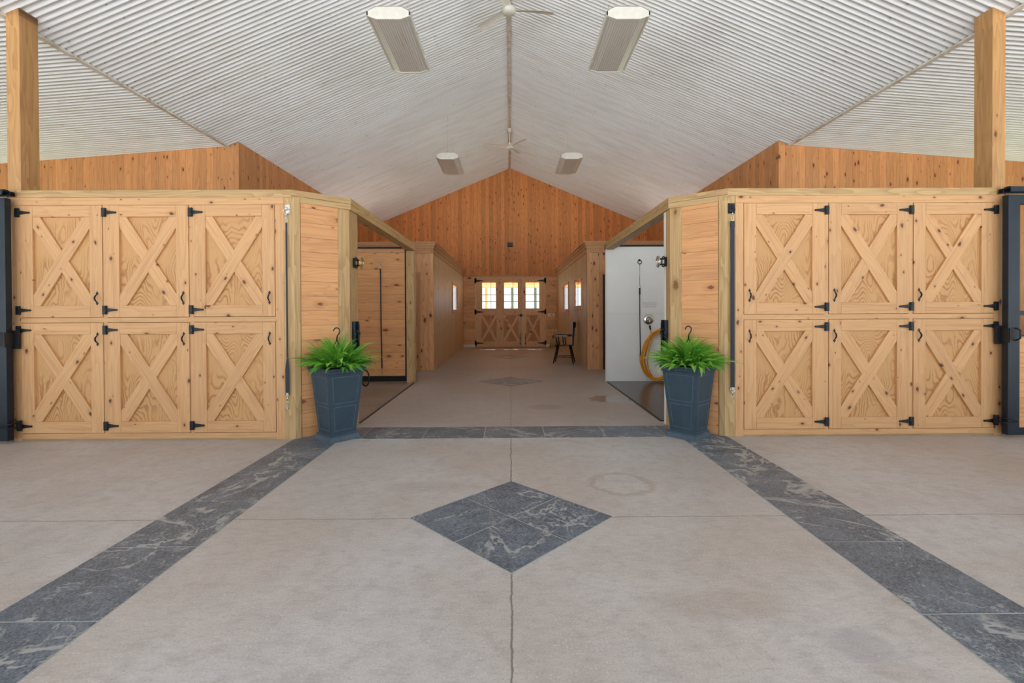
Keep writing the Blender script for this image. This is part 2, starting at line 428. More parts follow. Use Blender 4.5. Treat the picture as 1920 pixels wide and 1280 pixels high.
def tiles(name, rects, label):
    x0 = min(r[0] for r in rects)-.004; x1 = max(r[1] for r in rects)+.004; y0 = min(r[2] for r in rects)-.004; y1 = max(r[3] for r in rects)+.004
    m = M(); m.box(x0, x1, y0, y1, .0, .0022, mi=1)
    for r in rects: m.box(r[0], r[1], r[2], r[3], .0005, .0045)
    struct(m.build(name, ['slate', 'grout']), label, 'floor inlay')
G = .005
for sx, side in ((-1, 'left'), (1, 'right')):
    xs = sorted((sx*1.68, sx*2.14)); ys = [1.925+.61*k for k in range(-6, 6)]
    R = [(xs[0], xs[1], a+G, b-G) for a, b in zip(ys, ys[1:])] + [(xs[0], xs[1], ys[-1]+G, 5.15)]
    tiles('trim_1', R, 'dark slate tile strip running up to the %s planter' % side)
xs = [-1.675, -1.49, -.88, -.27, .34, .95, 1.56, 1.675]
tiles('trim_2', [(a+G, b-G, 4.68, 5.14) for a, b in zip(xs, xs[1:])], 'dark slate tile strip crossing the aisle between the two planters')
def diamond(name, cy, half, label):
    m = M(); h = half+.006; m.prismZ([(0, -h), (h, 0), (0, h), (-h, 0)], 0, .0025, 1)
    s = half/math.sqrt(2); R = Matrix.Rotation(PI/4, 4, 'Z')
    for i in (-1, 1):
        for j in (-1, 1):
            x0, x1 = sorted((i*G, i*(s))); y0, y1 = sorted((j*G, j*s))
            m.box(x0, x1, y0, y1, .0005, .005, 0, R)
    struct(m.build(name, ['slate', 'grout'], loc=(0, cy, 0)), label, 'floor inlay')
diamond('trim_3', 2.87, .612, 'large slate diamond of four tiles in the foreground floor')
diamond('trim_4', 8.49, .58, 'slate diamond in the aisle floor between the wash stalls')
diamond('trim_5', 13.2, .58, 'far slate diamond in the aisle floor before the end doors')
# grooming stall floors
m = M(); m.box(-4.7, -1.70, 5.35, 8.38, 0, .004).box(-1.72, -1.69, 5.35, 8.38, .0, .006, 1)
struct(m.build('floor', ['concrete_stall', 'grey']))
m = M(); m.box(1.71, 4.7, 5.36, 8.38, 0, .012).box(1.69, 1.71, 5.36, 8.38, 0, .006, 1)
struct(m.build('floor', ['rubber', 'black']))

# ------------------------------------------------------------------ ceiling
P = .077
RY0 = -1.5
def corr(name, x0, z0, x1, z1, y0, y1):
    m = M(); dx, dz = x1-x0, z1-z0; L = math.hypot(dx, dz); nx, nz = -dz/L, dx/L
    if nz < 0: nx, nz = -nx, -nz
    n = int(round((y1-y0)/P*8)); prev = None; nseg = 6
    for i in range(n+1):
        y = y0+(y1-y0)*i/n; h = .014*math.cos(2*PI*y/P)
        row = [m.bm.verts.new((x0+dx*k/nseg+nx*h, y, z0+dz*k/nseg+nz*h)) for k in range(nseg+1)]
        if prev:
            for k in range(nseg):
                f = m.bm.faces.new([prev[k], prev[k+1], row[k+1], row[k]]); f.smooth = True
        prev = row
    return struct(m.build(name, 'corr'))
for s in (-1, 1):
    corr('ceiling', 0, RIDGE, s*XV, roof(XV), RY0, YE)
    corr('ceiling', s*XV, roof(XV)-.01, s*10.4, roof(XV)-.0757*(10.4-XV), RY0, YB)
    m = M(); m.box(s*XV-.03, s*XV+.03, RY0, YB, roof(XV)-.04, roof(XV)-.018)
    struct(m.build('trim_6', 'flash'))
m = M(); m.prismY([(-.035, RIDGE-.035), (0, RIDGE-.022), (.035, RIDGE-.035), (.035, RIDGE-.03), (0, RIDGE-.012), (-.035, RIDGE-.03)], RY0, YE)
struct(m.build('trim_7', 'flash'))
# roof deck above the sheets keeps the sky out
m = M(); m.prismY([(-XV, roof(XV)+.03), (0, RIDGE+.03), (XV, roof(XV)+.03), (10.5, roof(XV)-.39), (10.5, roof(XV)-.33), (XV, roof(XV)+.1), (0, RIDGE+.1), (-XV, roof(XV)+.1), (-10.5, roof(XV)-.33), (-10.5, roof(XV)-.39)], RY0, YE+.3)
struct(m.build('roof', 'asphalt'))

def grid_wall(m, x0, x1, y0, y1, z0, z1, holes, axis):
    # wall slab lying along `axis` with rectangular holes (a0,a1,z0,z1)
    A = sorted({(y0 if axis == 'Y' else x0), (y1 if axis == 'Y' else x1)} | {h[0] for h in holes} | {h[1] for h in holes})
    Z = sorted({z0, z1} | {h[2] for h in holes} | {h[3] for h in holes})
    for a, b in zip(A, A[1:]):
        for c, d in zip(Z, Z[1:]):
            if any(h[0] <= a and b <= h[1] and h[2] <= c and d <= h[3] for h in holes): continue
            if axis == 'Y': m.box(x0, x1, a, b, c, d)
            else: m.box(a, b, y0, y1, c, d)

# ------------------------------------------------------------------ walls
def zl(x): return roof(XV)-.0757*(abs(x)-XV)
for s, side in ((-1, 'left'), (1, 'right')):
    # cross wall beside the aisle opening
    pts = [(s*4.8, 0), (s*10.4, 0), (s*10.4, zl(10.4)-.005), (s*XV, roof(XV)-.015), (s*4.8, roof(4.8)-.015)]
    m = M(); m.prismY(pts, YB, YB+.09); struct(m.build('wall_'+side, 'upper'), 'vertical cedar board wall above the %s cupboards' % side, 'wall')
    # inner side wall, high up, with an unseen opening added to light the aisle
    m = M(); x0, x1 = sorted((s*4.8, s*4.89))
    m.box(x0, x1, YB+.09, 12.1, 2.75, roof(4.8)-.01).box(x0, x1, 14.8, YE, 2.75, roof(4.8)-.01).box(x0, x1, 12.1, 14.8, 4.2, roof(4.8)-.01).box(x0, x1, 12.1, 14.8, 2.75, 2.8).box(x0, x1, YB+.09, YR, 0, 2.75)
    struct(m.build('wall_'+side, 'upperY'))
# end wall: gable above, shiplap beside the doors
pts = [(-4.8, 2.49), (4.8, 2.49), (4.8, roof(4.8)+.02), (0, RIDGE+.02), (-4.8, roof(4.8)+.02)]
m = M(); m.prismY(pts, YE, YE+.12); struct(m.build('wall_back', 'gable'), 'tall orange pine gable end wall over the double doors', 'wall')
m = M(); grid_wall(m, -4.8, 4.8, YE, YE+.12, 0, 2.49, [(-1.25, 1.25, 0, 2.45), (-3.0, -1.78, .9, 2.2), (1.78, 3.0, .9, 2.2)], 'X')  # side openings added so daylight shows through the tack room windows
struct(m.build('wall_back', 'backship'))
m = M(); m.box(-1.65, 1.65, YE-.03, YE, 2.48, 2.53); struct(m.build('trim_8', 'roomtrim'))
m = M(); m.box(-1.65, -1.25, YE-.02, YE, 0, .1).box(1.25, 1.65, YE-.02, YE, 0, .1); struct(m.build('baseboard_back', 'ivory'))

WIN = {-1: [(13.47, 14.83, 1.27, 2.07)], 1: [(10.88, 12.12, 1.34, 2.08), (13.35, 14.75, 1.27, 2.07)]}
wn = 0
for s, side in ((-1, 'left'), (1, 'right')):
    a, b = sorted((s*1.65, s*1.69))
    m = M(); grid_wall(m, a, b, YR+.09, YE, 0, 2.62, WIN[s], 'Y'); struct(m.build('wall_'+side, 'roomY'), 'vertical board side wall of the %s tack room' % side, 'wall')
    a, b = sorted((s*1.65, s*4.8)); hx = sorted((s*1.975, s*2.8))
    m = M(); grid_wall(m, a, b, YR, YR+.09, 0, 2.62, [(hx[0], hx[1], 0, 2.04)], 'X'); struct(m.build('wall_'+side, 'roomX'), 'knotty pine front wall of the %s tack room' % side, 'wall')
    m = M(); a, b = sorted((s*1.66, s*4.89)); m.box(a, b, YR+.01, YE, 2.62, 2.75); struct(m.build('ceiling', 'roomX'))
    # stepped cornice
    m = M()
    for q, (o_, z0, z1) in enumerate(((.015, 2.5, 2.62), (.035, 2.6, 2.66), (.06, 2.66, 2.72), (.08, 2.71, 2.74))):
        pts = [(s*(1.65-o_), YR-o_), (s*4.8, YR-o_), (s*4.8, YR+.02), (s*1.68, YR+.02), (s*1.68, YE), (s*(1.65-o_), YE)]
        m.prismZ(pts, z0, z1)
    struct(m.build('trim_9', 'roomtrim'))
    m = M(); x0, x1 = sorted((s*1.642, s*1.74)); m.box(x0, x1, YR-.008, YR+.0, 0, 2.5); m.box(*sorted((s*1.642, s*1.65)), YR, YR+.07, 0, 2.5)
    struct(m.build('trim_10', 'roomX'))
    # doorway casing and dark door set back
    m = M(); m.box(hx[0]-.06 if s < 0 else hx[0]-.0, hx[1]+.06 if s > 0 else hx[1], YR-.012, YR, 2.04, 2.1)
    xa = s*1.975; m.box(*sorted((xa, xa-s*.06)), YR-.012, YR, 0, 2.1); struct(m.build('trim_11', 'roomtrim'))
    m = M(); m.box(hx[0], hx[1], YR+.055, YR+.085, 0, 2.04); d = m.build('door_3', 'grey' if s > 0 else 'bdoorZ'); struct(d)
    m = M(); m.lathe([(.0, 0), (.03, .0), (.03, .02), (.0, .03)], 12, 0, Matrix.Translation((s*2.05, YR+.055, 1.0)) @ Matrix.Rotation(PI/2, 4, 'X')); m.build('door_handle', 'black', d)
    for (y0, y1, z0, z1) in WIN[s]:
        wn += 1
        m = M(); w = .045; a, b = sorted((s*1.625, s*1.665))
        m.box(a, b, y0-.03, y1+.03, z1-w, z1+.02).box(a, b, y0-.03, y1+.03, z0-.02, z0+w).box(a, b, y0-.03, y0+w, z0+w, z1-w).box(a, b, y1-w, y1+.03, z0+w, z1-w)
        m.box(*sorted((s*1.634, s*1.641)), (y0+y1)/2-.015, (y0+y1)/2+.015, z0+w, z1-w)
        f = m.build('window_%d' % wn, 'pineX'); struct(f, 'small sliding window in the %s tack room wall%s' % (side, ', the nearer one' if y0 < 12 and s > 0 else (', the farther one' if s > 0 else '')), 'window')
        m = M(); m.box(s*1.645-.002, s*1.645+.002, y0+w, y1-w, z0+w, z1-w); m.build('window_pane', 'glass', f)
        m = M(); m.box(*sorted((s*1.60, s*1.66)), y0-.05, y1+.05, z0-.045, z0-.02); m.build('window_sill', 'pineX', f)

# shiplap back walls of the grooming stall and the wash stall
m = M(); m.box(-4.75, -1.835, 8.40, 8.45, .12, 2.37); struct(m.build('wall_left', 'shipX'), 'horizontal pine plank wall at the back of the left grooming stall', 'wall')
m = M(); m.box(-4.75, -1.83, 8.385, 8.45, .03, .125).box(-4.75, -1.83, 8.38, 8.45, 2.37, 2.4).box(-1.86, -1.835, 8.388, 8.40, .125, 2.37)
struct(m.build('trim_12', 'black'))
m = M(); m.box(1.70, 4.75, 8.40, 8.45, 0, 1.195).box(1.70, 4.75, 8.40, 8.45, 1.215, 2.39).box(1.70, 4.75, 8.392, 8.45, 1.19, 1.22, 1)
struct(m.build('wall_right', ['whitepanel', 'whitetrim']), 'smooth white panelled wall at the back of the wash stall', 'wall')
m = M(); m.box(1.69, 4.75, 8.385, 8.46, 2.39, 2.42); struct(m.build('trim_13', 'black'))
m = M(); m.box(1.69, 1.715, 8.385, 8.46, 0, 2.4); struct(m.build('trim_14', 'whitetrim'))
m = M(); m.box(1.708, 1.76, 5.205, 5.27, .0, 2.335); struct(m.build('trim_14', 'whitetrim'))
# unseen hall side walls, added to cut side light; added openings light the stalls
for s in (-1, 1):
    m = M(); q = sorted((s*10.4, s*10.5)); grid_wall(m, q[0], q[1], 1.0, YB, 0, zl(10.4), [(5.3, 8.2, .9, 2.6)], 'Y'); struct(m.build('wall_left' if s < 0 else 'wall_right', 'whitepanel'))
# angled plank walls beside the aisle mouth
for s, side in ((-1, 'left'), (1, 'right')):
    A, B = Vector((s*2.082, 4.742, 0)), Vector((s*1.803, 4.992, 0)); L = (B-A).length; ang = math.atan2(B.y-A.y, B.x-A.x)
    m = M(); m.box(0, L, 0 if s < 0 else -.04, .04 if s < 0 else 0, 0, 2.34)
    struct(m.build('wall_'+side, 'shipX', loc=A+Vector((0, 0, 0)), rot=(0, 0, ang)), 'angled horizontal plank wall behind the %s planter' % side, 'wall')

# ------------------------------------------------------------------ timber posts and beams
for s, side in ((-1, 'left'), (1, 'right')):
    m = M(); a, b = sorted((s*4.826, s*4.957)); pts = [(a, 0), (b, 0), (b, roof(b)-.012), (a, roof(a)-.012)]
    m.prismY(pts, 4.727, 4.917)
    tag(m.build('timber_post', 'tallpost', bevel=.004), 'tall square timber post rising to the ceiling at far %s of the picture' % side, 'post')
    m = M(); q = [(s*2.228, 4.692), (s*2.125, 4.692), (s*2.085, 4.728), (s*2.085, 4.78), (s*2.228, 4.80)]
    m.prismZ(q, 0, 2.384); tag(m.build('timber_post', 'treatedZ'), 'short timber post carrying the hanging strap beside the %s cupboards' % side, 'post')
    m = M(); yp = 5.335 if s < 0 else 5.20; q = [(s*1.80, 4.985), (s*1.71, 5.068), (s*1.71, yp), (s*1.87, yp), (s*1.87, 5.05)]
    m.prismZ(q, 0, 2.34); tag(m.build('timber_post', 'treatedZ'), 'timber post at the %s corner of the aisle mouth behind the planter' % side, 'post')
    if s < 0:
        m = M(); m.box(-1.83, -1.69, 8.36, 8.50, 0, 2.33); tag(m.build('timber_post', 'treatedZ', bevel=.004), 'timber post at the far end of the left grooming stall', 'post')
    m = M(); m.box(*sorted((s*6.12, s*10.4)), 4.73, 4.80, 0, 2.384); struct(m.build('wall_'+side, 'shipX'), 'horizontal plank stall front beyond the %s gate' % side, 'wall')
    m = M(); m.box(*sorted((s*4.957, s*10.4)), 4.72, 4.86, 2.385, 2.47)
    tag(m.build('timber_beam', 'treatedX', bevel=.003), 'outer timber beam above the stall gate at the %s edge' % side, 'beam')
    # beams: two planks high
    m = M(); a, b = sorted((s*4.826, s*2.15))
    m.box(a, b, 4.683, 4.82, 2.385, 2.458); tag(m.build('timber_beam', 'treatedX', bevel=.003), 'pale timber beam lying over the %s cupboards' % side, 'beam')
    n = Vector((.654*-s*-1*0, 0, 0))
    A = (s*2.15, 4.683); B = (s*1.69, 5.06); C_ = (s*1.83, 5.12); D = (s*2.15, 4.86)
    L = math.hypot(B[0]-A[0], B[1]-A[1]); ang = math.atan2(B[1]-A[1], B[0]-A[0])
    R = Matrix.Rotation(-ang, 4, 'Z')
    loc = [(R @ Vector((p[0]-A[0], p[1]-A[1], 0))) for p in (A, B, C_, D)]
    m = M(); m.prismZ([(p.x, p.y) for p in loc], 2.34, 2.397); m.prismZ([(p.x, p.y) for p in loc], 2.40, 2.458)
    tag(m.build('timber_beam', 'treatedX', loc=(A[0], A[1], 0), rot=(0, 0, ang)), 'short angled timber beam over the plank wall behind the %s planter' % side, 'beam')
    m = M(); a, b = sorted((s*1.69, s*1.83)); 
    m.prismZ([(s*1.69, 5.062), (s*1.83, 5.122), (s*1.83, 8.51), (s*1.69, 8.51)], 2.34, 2.397); m.prismZ([(s*1.69, 5.062), (s*1.83, 5.122), (s*1.83, 8.51), (s*1.69, 8.51)], 2.40, 2.458)
    tag(m.build('timber_beam', 'treatedY'), 'long timber beam along the %s side of the aisle over the stall opening' % side, 'beam')

# ------------------------------------------------------------------ cupboards of six braced doors
def hinge(parent, x, z, dirx):
    m = M(); m.box(x-.019, x+.019, -.014, 0, z-.043, z+.043)
    for q in (-.03, -.01, .01, .03): m.tube([(x+dirx*.018, -.012, z+q-.008), (x+dirx*.018, -.012, z+q+.008)], .009, 8)
    pts = [(x+dirx*.02, z-.02), (x+dirx*.02, z+.02), (x+dirx*.075, z+.012), (x+dirx*.118, z+.008), (x+dirx*.122, z), (x+dirx*.118, z-.008), (x+dirx*.075, z-.012)]
    if dirx > 0: pts = pts[::-1]
    m.prismY(pts, -.012, -.001)
    for q in (.04, .07, .1): m.lathe([(.004, 0), (.004, .003)], 6, 0, Matrix.Translation((x+dirx*q, -.012, z)) @ Matrix.Rotation(PI/2, 4, 'X'))
    return m.build('hinge', 'black', parent)
def handle(parent, x, z, bow):
    m = M()
    for sg in (-1, 1):
        zc = z+sg*.048
        m.prismY([(x-.013, zc), (x, zc-.014*1), (x+.013, zc), (x+.004, zc+sg*.012), (x, zc+sg*.022), (x-.004, zc+sg*.012)] if sg > 0 else
                 [(x-.013, zc), (x-.004, zc-.012), (x, zc-.022), (x+.004, zc-.012), (x+.013, zc), (x, zc+.014)], -.005, -.0005)
    path = [(x+bow*.014*math.sin(PI*t/10), -.004-.028*math.sin(PI*t/10), z-.040+.080*t/10) for t in range(11)]
    m.tube(path, [.004+.0035*math.sin(PI*t/10) for t in range(11)], 8)
    return m.build('handle', 'black', parent)
FW, RT = .122, .112
def brace(parent, w, h, cx, cz, up, y0, y1):
    t = .058; L = math.hypot(w, h); a = t*L/h; b = t*L/w
    hexa = [(-w/2, -h/2), (-w/2+a, -h/2), (w/2, h/2-b), (w/2, h/2), (w/2-a, h/2), (-w/2, -h/2+b)]
    if not up: hexa = [(-x, z) for x, z in hexa][::-1]
    ang = math.atan2(h, w if up else -w)
    if not up: ang -= PI
    c_, s_ = math.cos(-ang), math.sin(-ang)
    loc = [(x*c_-z*s_, x*s_+z*c_) for x, z in hexa]
    m = M(); m.prismY(loc, y0, y1)
    o = m.build('brace', 'pineX', parent, loc=(cx, 0, cz), bevel=.0025); o.rotation_euler = (0, -ang, 0)
    return o
UP = {-1: [[1, 1, 1], [1, 0, 1]], 1: [[1, 0, 1], [1, 1, 0]]}
rows = ((1.214, 2.309), (.075, 1.158))
def cupboard(s, label):
    cx0 = -4.80 if s < 0 else 2.315
    root = thing('cupboard', label, 'cupboard', (cx0+1.2425, YW, 0))
    X0 = -1.2425
    m = M()
    m.box(X0-.085, X0-.004, 0, .035, 0, 2.312, 1); m.box(X0+2.489, X0+2.485+.087, 0, .035, 0, 2.312, 1)
    m.box(X0-.085, X0+2.572, -.004, .035, 2.312, 2.384)
    m.box(X0-.004, X0+2.489, .0, .035, 1.162, 1.210); m.box(X0-.004, X0+2.489, -.002, .035, .018, .071)
    for k in (1, 2):
        xm = X0+.8427*k; 
        for z0, z1 in ((1.21, 2.312), (.071, 1.162)): m.box(xm-.039, xm-.004, 0.001, .035, z0, z1, 1)
    m.build('face_frame', ['pineX', 'pineZ'], root)
    m = M(); m.box(X0+(-.02 if s < 0 else .0), X0+(2.485 if s < 0 else 2.505), .04, .42, .0, 2.37); m.build('body', 'treatedX', root)
    m = M(); m.box(X0-.004, X0+2.489, .012, .04, 0, .018); m.build('kickboard', 'treatedX', root)
    for r, (z0, z1) in enumerate(rows):
        for k in range(3):
            xa = X0+.8427*k; xb = xa+.7996; H = z1-z0; W = xb-xa; cx = (xa+xb)/2; cz = (z0+z1)/2
            d = M()
            d.box(-W/2, -W/2+FW, -.006, .03, -H/2, H/2, 1); d.box(W/2-FW, W/2, -.006, .03, -H/2, H/2, 1)
            d.box(-W/2+FW+.0008, W/2-FW-.0008, -.006, .03, H/2-RT, H/2); d.box(-W/2+FW+.0008, W/2-FW-.0008, -.006, .03, -H/2, -H/2+RT)
            door = d.build('door', ['pineX', 'pineZ'], root, loc=(cx, 0, cz), bevel=.002)
            p = M(); p.box(-W/2+FW, W/2-FW, .018, .026, -H/2+RT, H/2-RT); p.build('panel', 'ply', door)
            w, h = W-2*FW, H-2*RT
            u = UP[s][r][k]
            brace(door, w, h, 0, 0, u, -.003, .0185); brace(door, w, h, 0, 0, not u, -.0015, .018)
            hs = -1 if s < 0 else 1
            for zz in ((H/2-.07), (-H/2+.07)): hinge(door, hs*(W/2+.019), zz, -hs).location = (0, -.006, 0)
            handle(door, -hs*(W/2-.052), (-H/2+.185) if r == 0 else (H/2-.16), 0).location = (0, -.006, 0)
    return root
cupboard(-1, 'bank of six cross-braced pine doors on the left with handles on their right edges')
cupboard(1, 'bank of six cross-braced pine doors on the right with handles on their left edges')

# ------------------------------------------------------------------ sliding stall gates at the picture edges
for s, side in ((-1, 'left'), (1, 'right')):
    r = thing('stall_gate', 'dark steel stall gate at the %s edge%s' % (side, ' with solid dark lower panel' if s < 0 else ' with boarded lower half'), 'gate', (s*4.825, 4.60, 0))
    X = lambda a, b: sorted((s*a, s*b))
    m = M()
    m.box(*X(0, .115), -.03, .03, .03, 2.36).box(*X(1.2, 1.28), -.03, .03, .03, 2.36).box(*X(.115, 1.2), -.028, .028, 2.27, 2.36).box(*X(.115, 1.2), -.028, .028, .03, .1)
    m.build('gate_frame', 'steel', r, bevel=.004)
    m = M(); m.box(*X(.115, 1.2), -.024, .024, 1.19, 1.235).box(*X(.115, 1.2), -.02, .02, .985, 1.0); m.build('rail', 'steel', r)
    for k in range(9):
        m = M(); m.tube([(s*(.22+.108*k), 0, 1.235), (s*(.22+.108*k), 0, 2.27)], .009, 8); m.build('bar', 'steel', r)
    m = M(); m.box(*X(.115, 1.2), -.01, .01, .1, .985); m.build('lower_panel', 'steel' if s < 0 else 'shipX', r)
    m = M(); m.box(*X(-.045, .02), .035, .06, .91, 1.09); m.box(*X(-.01, .08), -.045, -.03, .93, 1.07).box(*X(-.012, -.002), -.045, .05, .93, 1.07)
    m.tube([(s*.05, -.05, .95), (s*.06, -.085, .97), (s*.06, -.085, 1.05), (s*.05, -.05, 1.07)], .007, 8)
    for zz in (.925, 1.075): m.lathe([(.006, 0), (.006, .006)], 8, 0, Matrix.Translation((s*-.03, .035, zz)) @ Matrix.Rotation(PI/2, 4, 'X'))
    m.build('latch', 'black', r)
    m = M(); m.tube([(s*-.04, .045, .19), (s*-.01, -.05, .19), (s*.06, -.055, .185), (s*.075, -.05, .17), (s*.06, -.055, .15), (s*-.01, -.05, .15), (s*-.04, .045, .15)], .006, 8); m.box(*X(-.05, -.02), .03, .06, .13, .21)
    m.build('guide_clip', 'black', r)
    m = M(); pts = [(-.04, -.022), (-.04, .022), (-.02, .034), (.02, .034), (.04, .022), (.04, -.022), (.03, -.022), (.03, .015), (-.03, .015), (-.03, -.022)]
    m.prismX([(y, z) for y, z in pts], s*4.84, s*6.3); m.box(*X(4.86, 4.93), .035, .1, -.01, .03)
    t = tag(m.build('sliding_door_track', 'steel', loc=(0, 4.60, 2.41)), 'dark steel door track over the stall gate at the %s edge' % side, 'track')

# ------------------------------------------------------------------ hanging straps and cross ties
def snap(m, x, y, z, ln=.06, mi=0):
    m.tube([(x, y, z), (x, y, z-ln*.35)], .006, 8, mi)
    m.torus((x, y, z-ln*.68), .010, .003, 'Y', 16, mi, ry=ln*.33)
    m.tube([(x+.009, y, z-ln*.45), (x+.013, y-.004, z-ln*.6)], .003, 6, mi)
for s, side, plate in ((-1, 'left', 'chrome'), (1, 'right', 'black')):
    x = s*2.19; r = thing('hanging_strap', ('dark webbing strap hung from a silver ring on the post left of the left planter' if s < 0 else 'dark webbing strap hung from a black plate on the post right of the right planter'), 'strap', (x, YW, 0))
    m = M(); m.box(-.034 if s > 0 else -.02, .034 if s > 0 else .028, -.006, .001, 2.21, 2.31)
    for a in (-.02, .02):
        for zz in (2.225, 2.295): m.lathe([(.005, 0), (.004, .004)], 8, 0, Matrix.Translation((a*.8, -.006, zz)) @ Matrix.Rotation(PI/2, 4, 'X'))
    m.tube([(0, -.006, 2.285), (0, -.024, 2.28), (0, -.024, 2.262), (0, -.006, 2.255)], .005, 8); m.build('ring_plate', plate, r, bevel=.001)
    m = M(); m.torus((0, -.024, 2.243), .026, .0045, 'Y'); m.build('ring', 'chrome' if s < 0 else 'black', r)
    m = M(); snap(m, 0, -.024, 2.222, .09); m.build('snap_hook', 'chrome', r)
    top, bot = 2.13, (.44 if s < 0 else .47)
    w = .013 if s < 0 else .019
    m = M(); n = 16
    if s < 0: # twisted: narrow above, wide below
        prev = None
        m.box(-.007, .009, -.026, -.022, .80, top); m.box(-.018, .018, -.028, -.022, bot-.0, .70); m.prismY([(-.018, .70), (.018, .70), (.009, .80), (-.007, .80)], -.027, -.022)
    else:
        m.box(-w, w, -.028, -.022, bot, top); m.box(-w-.001, w+.001, -.031, -.021, top-.06, top)
    m.build('strap_webbing', 'webbing', r)
    m = M()
    if s > 0: m.torus((0, -.025, bot-.0), .022, .005, 'Y')
    snap(m, 0, -.025, bot-.01, .13); m.box(-.012, .012, -.032, -.02, bot-.005, bot+.025); m.build('buckle_and_snap', 'chrome', r)

r = thing('cross_tie', 'black tie cord hanging on the pine plank wall of the left grooming stall', 'tie', (-2.285, 8.40, 0))
m = M(); m.lathe([(.02, 0), (.02, .006), (.008, .01)], 14, 0, Matrix.Translation((0, 0, 2.16)) @ Matrix.Rotation(PI/2, 4, 'X')); m.torus((0, -.02, 2.14), .024, .004, 'Y'); m.build('ring', 'chrome', r)
m = M(); snap(m, 0, -.02, 2.12, .11); m.build('snap_hook', 'chrome', r)
m = M(); m.tube([(0, -.02, 2.02), (.004, -.018, 1.2), (.012, -.018, .45), (.016, -.018, .26)], .011, 8); m.build('cord', 'webbing', r)
m = M(); m.build('slide_ring', 'chrome', r) if False else None
sr = M(); sr.torus((-.006, -.024, .44), .012, .004, 'Y'); sr.build('slide_ring', 'chrome', r); snap(m, .016, -.018, .26, .11); m.build('lower_snap', 'chrome', r)
r = thing('cross_tie', 'thin chain and black tie cord hanging on the white wall of the wash stall', 'tie', (2.289, 8.40, 0))
m = M(); m.lathe([(.02, 0), (.02, .006), (.008, .01)], 14, 0, Matrix.Translation((0, 0, 2.15)) @ Matrix.Rotation(PI/2, 4, 'X')); m.torus((0, -.02, 2.115), .034, .006, 'Y'); m.build('ring', 'black', r)
m = M(); m.tube([(0, -.02, 2.08), (.001, -.016, 1.73)], .0045, 6)
m.build('chain', 'chrome', r)
m = M(); snap(m, 0, -.018, 1.73, .09); m.build('snap_hook', 'chrome', r)
m = M(); m.tube([(0, -.016, 1.66), (0, -.016, 1.54)], .014, 8); m.tube([(0, -.016, 1.55), (.003, -.016, .9), (.008, -.016, .42)], .008, 8); m.tube([(.008, -.016, .5), (.008, -.016, .41)], .012, 8); m.build('cord', 'webbing', r)
m = M(); snap(m, .008, -.016, .41, .08); m.build('lower_snap', 'chrome', r)

# halter hooks on the aisle posts
for s, side in ((-1, 'left'), (1, 'right')):
    r = thing('halter_hook', 'round black and brass halter hook high on the %s aisle post' % side, 'hook', (s*1.71, 5.2, 1.79))
    X = lambda a, b: sorted((-s*a, -s*b))
    m = M(); m.box(*X(0, .008), -.03, .03, -.05, .05); m.tube([(-s*.008, 0, .03), (-s*.08, 0, .03)], .009, 8); m.tube([(-s*.008, 0, -.03), (-s*.08, 0, -.03)], .009, 8)
    m.torus((-s*.03, 0, 0), .055, .007, 'X'); m.build('bracket', 'black', r)
    m = M(); m.torus((-s*.088, 0, 0), .058, .008, 'X'); m.tube([(-s*.088, 0, -.05), (-s*.088, 0, .05)], .006, 8); m.build('ring', 'brass' if s < 0 else 'chrome', r)
    r = thing('chain_bracket', 'black steel slide bracket low on the %s aisle post just above the fern' % side, 'bracket', (s*1.71, 5.2, .72))
    m = M(); m.box(*X(0, .006), -.07, .08, 0, .43); m.box(*X(.006, .035), -.065, -.045, 0, .43).box(*X(.006, .035), .05, .07, 0, .43); m.build('back_plate', 'steel', r)
    m = M(); m.box(*X(.03, .045), -.07, .075, .28, .31); m.tube([(-s*.05, 0, .05), (-s*.05, 0, .40)], .011, 8); m.tube([(-s*.05, 0, .33), (-s*.05, -.05, .33)], .008, 8); m.build('slide_bolt', 'black', r)
m = M(); pts = []
cx, cy, cz = -1.655, 5.41, .50
for k in range(26):
    a = PI/2+.3-2*PI*k/25*.95; pts.append((cx+.05*math.cos(a), cy-.02*math.cos(a), cz+.09*math.sin(a)))
pts = [(-1.72, 5.33, .66), (-1.69, 5.37, .64)]+pts
m.tube(pts, .008, 8)
tag(m.build('rope_loop', 'gloss_black'), 'small black loop of cord hanging beside the left planter', 'loop')

# ------------------------------------------------------------------ shower valve, hose, notice
r = thing('shower_valve', 'round chrome mixing valve on the white wash stall wall', 'valve', (2.449, 8.40, 1.10))
Ry = Matrix.Rotation(PI/2, 4, 'X')
m = M(); m.lathe([(.093, 0), (.092, .008), (.08, .018), (.055, .024), (.05, .026)], 32, 0, Ry); m.build('trim_plate', 'chrome', r)
m = M(); m.lathe([(.035, .024), (.032, .05), (.02, .06)], 20, 0, Ry); m.tube([(0, -.055, 0), (.006, -.07, -.07)], [.014, .009], 10); m.build('lever', 'chrome', r)
m = M(); m.tube([(.012, -.0, -.13), (.012, -.03, -.135), (.02, -.035, -.16)], .013, 10); m.build('outlet', 'brass', r)
r = thing('garden_hose', 'coiled orange hose hanging on the white wash stall wall', 'hose', (2.66, 8.40, 0))
m = M(); rnd = random.Random(3); path = [(-.19, -.035, .93), (-.18, -.04, .86), (-.165, -.05, .74)]
